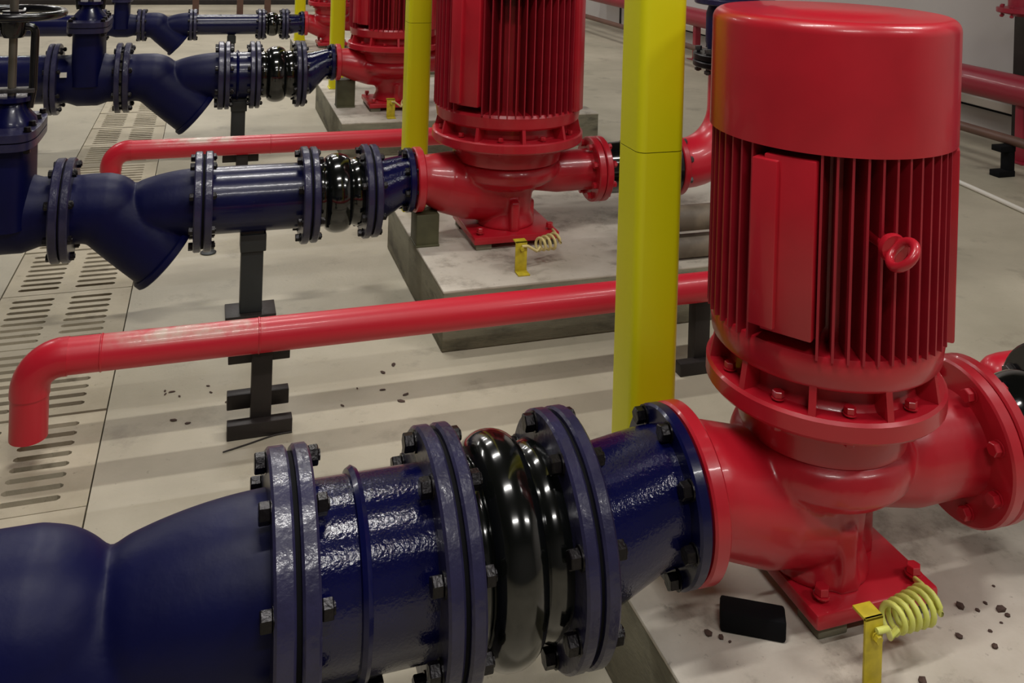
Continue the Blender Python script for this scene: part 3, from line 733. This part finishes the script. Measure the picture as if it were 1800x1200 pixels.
for i in range(16):
    cx = random.choice([random.uniform(-.1, .1), random.uniform(.35, .6)]); cy = 2.75 + random.uniform(-.12, .12)
    o = obj('floor_grit', chips[i % 4], None, (cx, cy, .002)); r = random.uniform(.004, .009); o.scale = (r * 1.6, r, r * .5); o.rotation_euler = (0, 0, random.uniform(0, 6))
    tag(o, 'dark grit speck on the floor by the long red drain pipe', 'debris', 'grit on the floor')
tag(MB().lathe([(0, 0), (.030, 0), (.032, .004), (.028, .007), (0, .008)], 'Z', (0, 0, 0), 28).build('metal_lid', M['grey_steel']), 'small round metal cap on the floor left of the grey post', 'cap')
bpy.data.objects['metal_lid'].location = (.03, 3.97, 0)
# thin wires lying on the floor
def wire(pts, r, m, label, name='loose_wire'):
    P = [Vector(p) for p in pts]; out = []
    for i in range(len(P) - 1):
        p0, p1, p2, p3 = P[max(i - 1, 0)], P[i], P[i + 1], P[min(i + 2, len(P) - 1)]
        for k in range(8):
            u = k / 8; out.append(.5 * ((2 * p1) + (p2 - p0) * u + (2 * p0 - 5 * p1 + 4 * p2 - p3) * u * u + (3 * p1 - p0 - 3 * p2 + p3) * u ** 3))
    out.append(P[-1])
    return tag(MB().tube(out, r, 8).build(name, M[m], None, 80), label, 'wire')
wire([(.07, 2.50, .003), (.13, 2.52, .003), (.20, 2.545, .003), (.25, 2.55, .003)], .002, 'dark_steel', 'thin bent wire on the floor before the I-shaped stand')
wire([(4.04, 4.45, .012), (4.0, 4.05, .012), (3.93, 3.58, .012), (3.84, 3.0, .012)], .013, 'white', 'white cable lying on the floor towards the right wall', 'white_cable')

# ------------------------------------------------------------------ right wall: header pipe, low pipe, stands
HX, HZ = 4.76, .438
t = thing('header_pipe', (HX, 4, 0), 'thick dark red header pipe along the right wall', 'pipe')
MB().lathe([(.094, -3.2), (.094, 7.5)], 'Y', (0, 0, HZ), 40).build('pipe', M['maroon'], t)
for ly in (4.40, 6.4, 8.4):
    s = thing('header_stand', (HX + .02, ly, 0), {4.40: 'dark red steel leg under the header pipe at the right edge', 6.4: 'dark red steel leg under the header pipe hidden behind the near motor', 8.4: 'far dark red steel leg under the header pipe'}[ly], 'pipe stand')
    MB().bbox(-.03, .03, -.03, .03, .008, HZ - .06, .003).build('upright', M['maroon'], s)
    MB().bbox(-.07, .07, -.07, .07, 0, .008, .002).build('base_plate', M['maroon'], s)
t = thing('wall_pipe', (4.45, 4, 0), 'thin brown pipe low along the right wall under the header', 'pipe')
MB().lathe([(.028, -3.2), (.028, 7.5)], 'Y', (0, 0, .205), 28).build('pipe', M['brown'], t)
for ly in (4.18, 6.3):
    s = thing('small_stand', (4.43, ly, 0), 'small black stand under the brown wall pipe' if ly < 5 else 'farther small black stand under the brown wall pipe', 'pipe stand')
    MB().bbox(-.015, .03, -.03, .03, .0, .18, .003).build('upright', M['gasket'], s)
    MB().bbox(-.09, .03, -.035, .035, 0, .035, .003).build('foot', M['gasket'], s)
    MB().bbox(-.08, .03, -.035, .035, .145, .178, .003).build('head', M['gasket'], s)
t = thing('hanging_valve', (4.80, 4.46, .8), 'maroon flanged valve hanging at the top right corner', 'valve')
MB().lathe([(0, .09), (.05, .09), (.07, .10), (.13, .11), (.135, .115), (.135, .14), (.07, .15), (.07, .5), (.06, 2.0)], 'Z', (0, 0, 0), 36).build('body', M['maroon'], t)
bm_ = bolt_mesh(.05, .012, M['maroon'])
for k in range(8):
    a = 2 * math.pi * (k + .4) / 8; o = obj('bolt', bm_, t, (.108 * math.cos(a), .108 * math.sin(a), .12)); o.rotation_euler = (0, math.pi / 2, 0)
t = thing('steel_column', (5.06, 4.63, 0), 'dark steel column against the right wall at the right edge', 'column')
MB().bbox(-.05, .05, -.07, .07, 0, ZC, .004).build('shaft', M['dark_steel'], t)
# conduit on the wall behind the second motor
MB_c = MB().tube([(XR - .014, 12.6, .33), (XR - .014, 10.98, .33)] + arc((XR - .014, 10.98, .31), .02, 90, 180, 5, 'YZ') + [(XR - .014, 10.96, .0)], .012, 10)
tag(MB_c.build('wall_conduit', M['dark_steel'], None, 60), 'dark bent conduit low on the right wall between second motor and big post', 'conduit')

# stacked dusty pipe ends seen between big post and near motor
for (px, py, pz, r, lab) in ((1.85, 2.97, .345, .046, 'upper dusty grey-brown pipe between big yellow post and near motor'), (1.85, 2.97, .243, .042, 'lower dusty grey-brown pipe between big yellow post and near motor')):
    t = thing('dusty_pipe', (px, py, 0), lab, 'pipe')
    MB().lathe([(0, -.35), (r, -.35), (r, .6), (0, .6)], 'X', (0, 0, pz), 28).build('pipe', M['dust_pipe'], t)
    MB().lathe([(r, -.02), (r + .012, -.018), (r + .012, .03), (r, .032)], 'X', (0, 0, pz), 28).build('coupling', M['dust_pipe'], t)

t = thing('capped_pipe', (2.27, 2.2, 0), 'red round-ended pipe on the floor at the right edge behind the near flange', 'pipe')
MB().lathe([(0, 0), (.028, .006), (.046, .02), (.057, .045), (.061, .08), (.061, 1.6)], 'X', (0, 0, .064), 32).build('pipe', M['red_pipe'], t, 60)
MB().lathe([(.061, .40), (.09, .40), (.09, .425), (.061, .425)], 'X', (0, 0, .092), 32, closed=True).build('flange', M['red'], t)

# ------------------------------------------------------------------ far end: header and stands before the back wall
t = thing('far_header_pipe', (0, 12.6, 0), 'long dark red header pipe before the back wall', 'pipe')
MB().lathe([(.10, -3.6), (.10, 3.6)], 'X', (0, 0, .62), 32).build('pipe', M['maroon'], t)
for lx, lab in ((-.15, 'first dark leg under the far header pipe'), (.40, 'second thin leg under the far header pipe'), (.75, 'third reddish leg under the far header pipe')):
    s = thing('far_stand', (lx, 12.6, 0), lab, 'pipe stand')
    MB().bbox(-.04, .04, -.04, .04, .01, .53, .003).build('upright', M['brown'], s)
    MB().bbox(-.08, .08, -.08, .08, 0, .01, .002).build('base_plate', M['brown'], s)
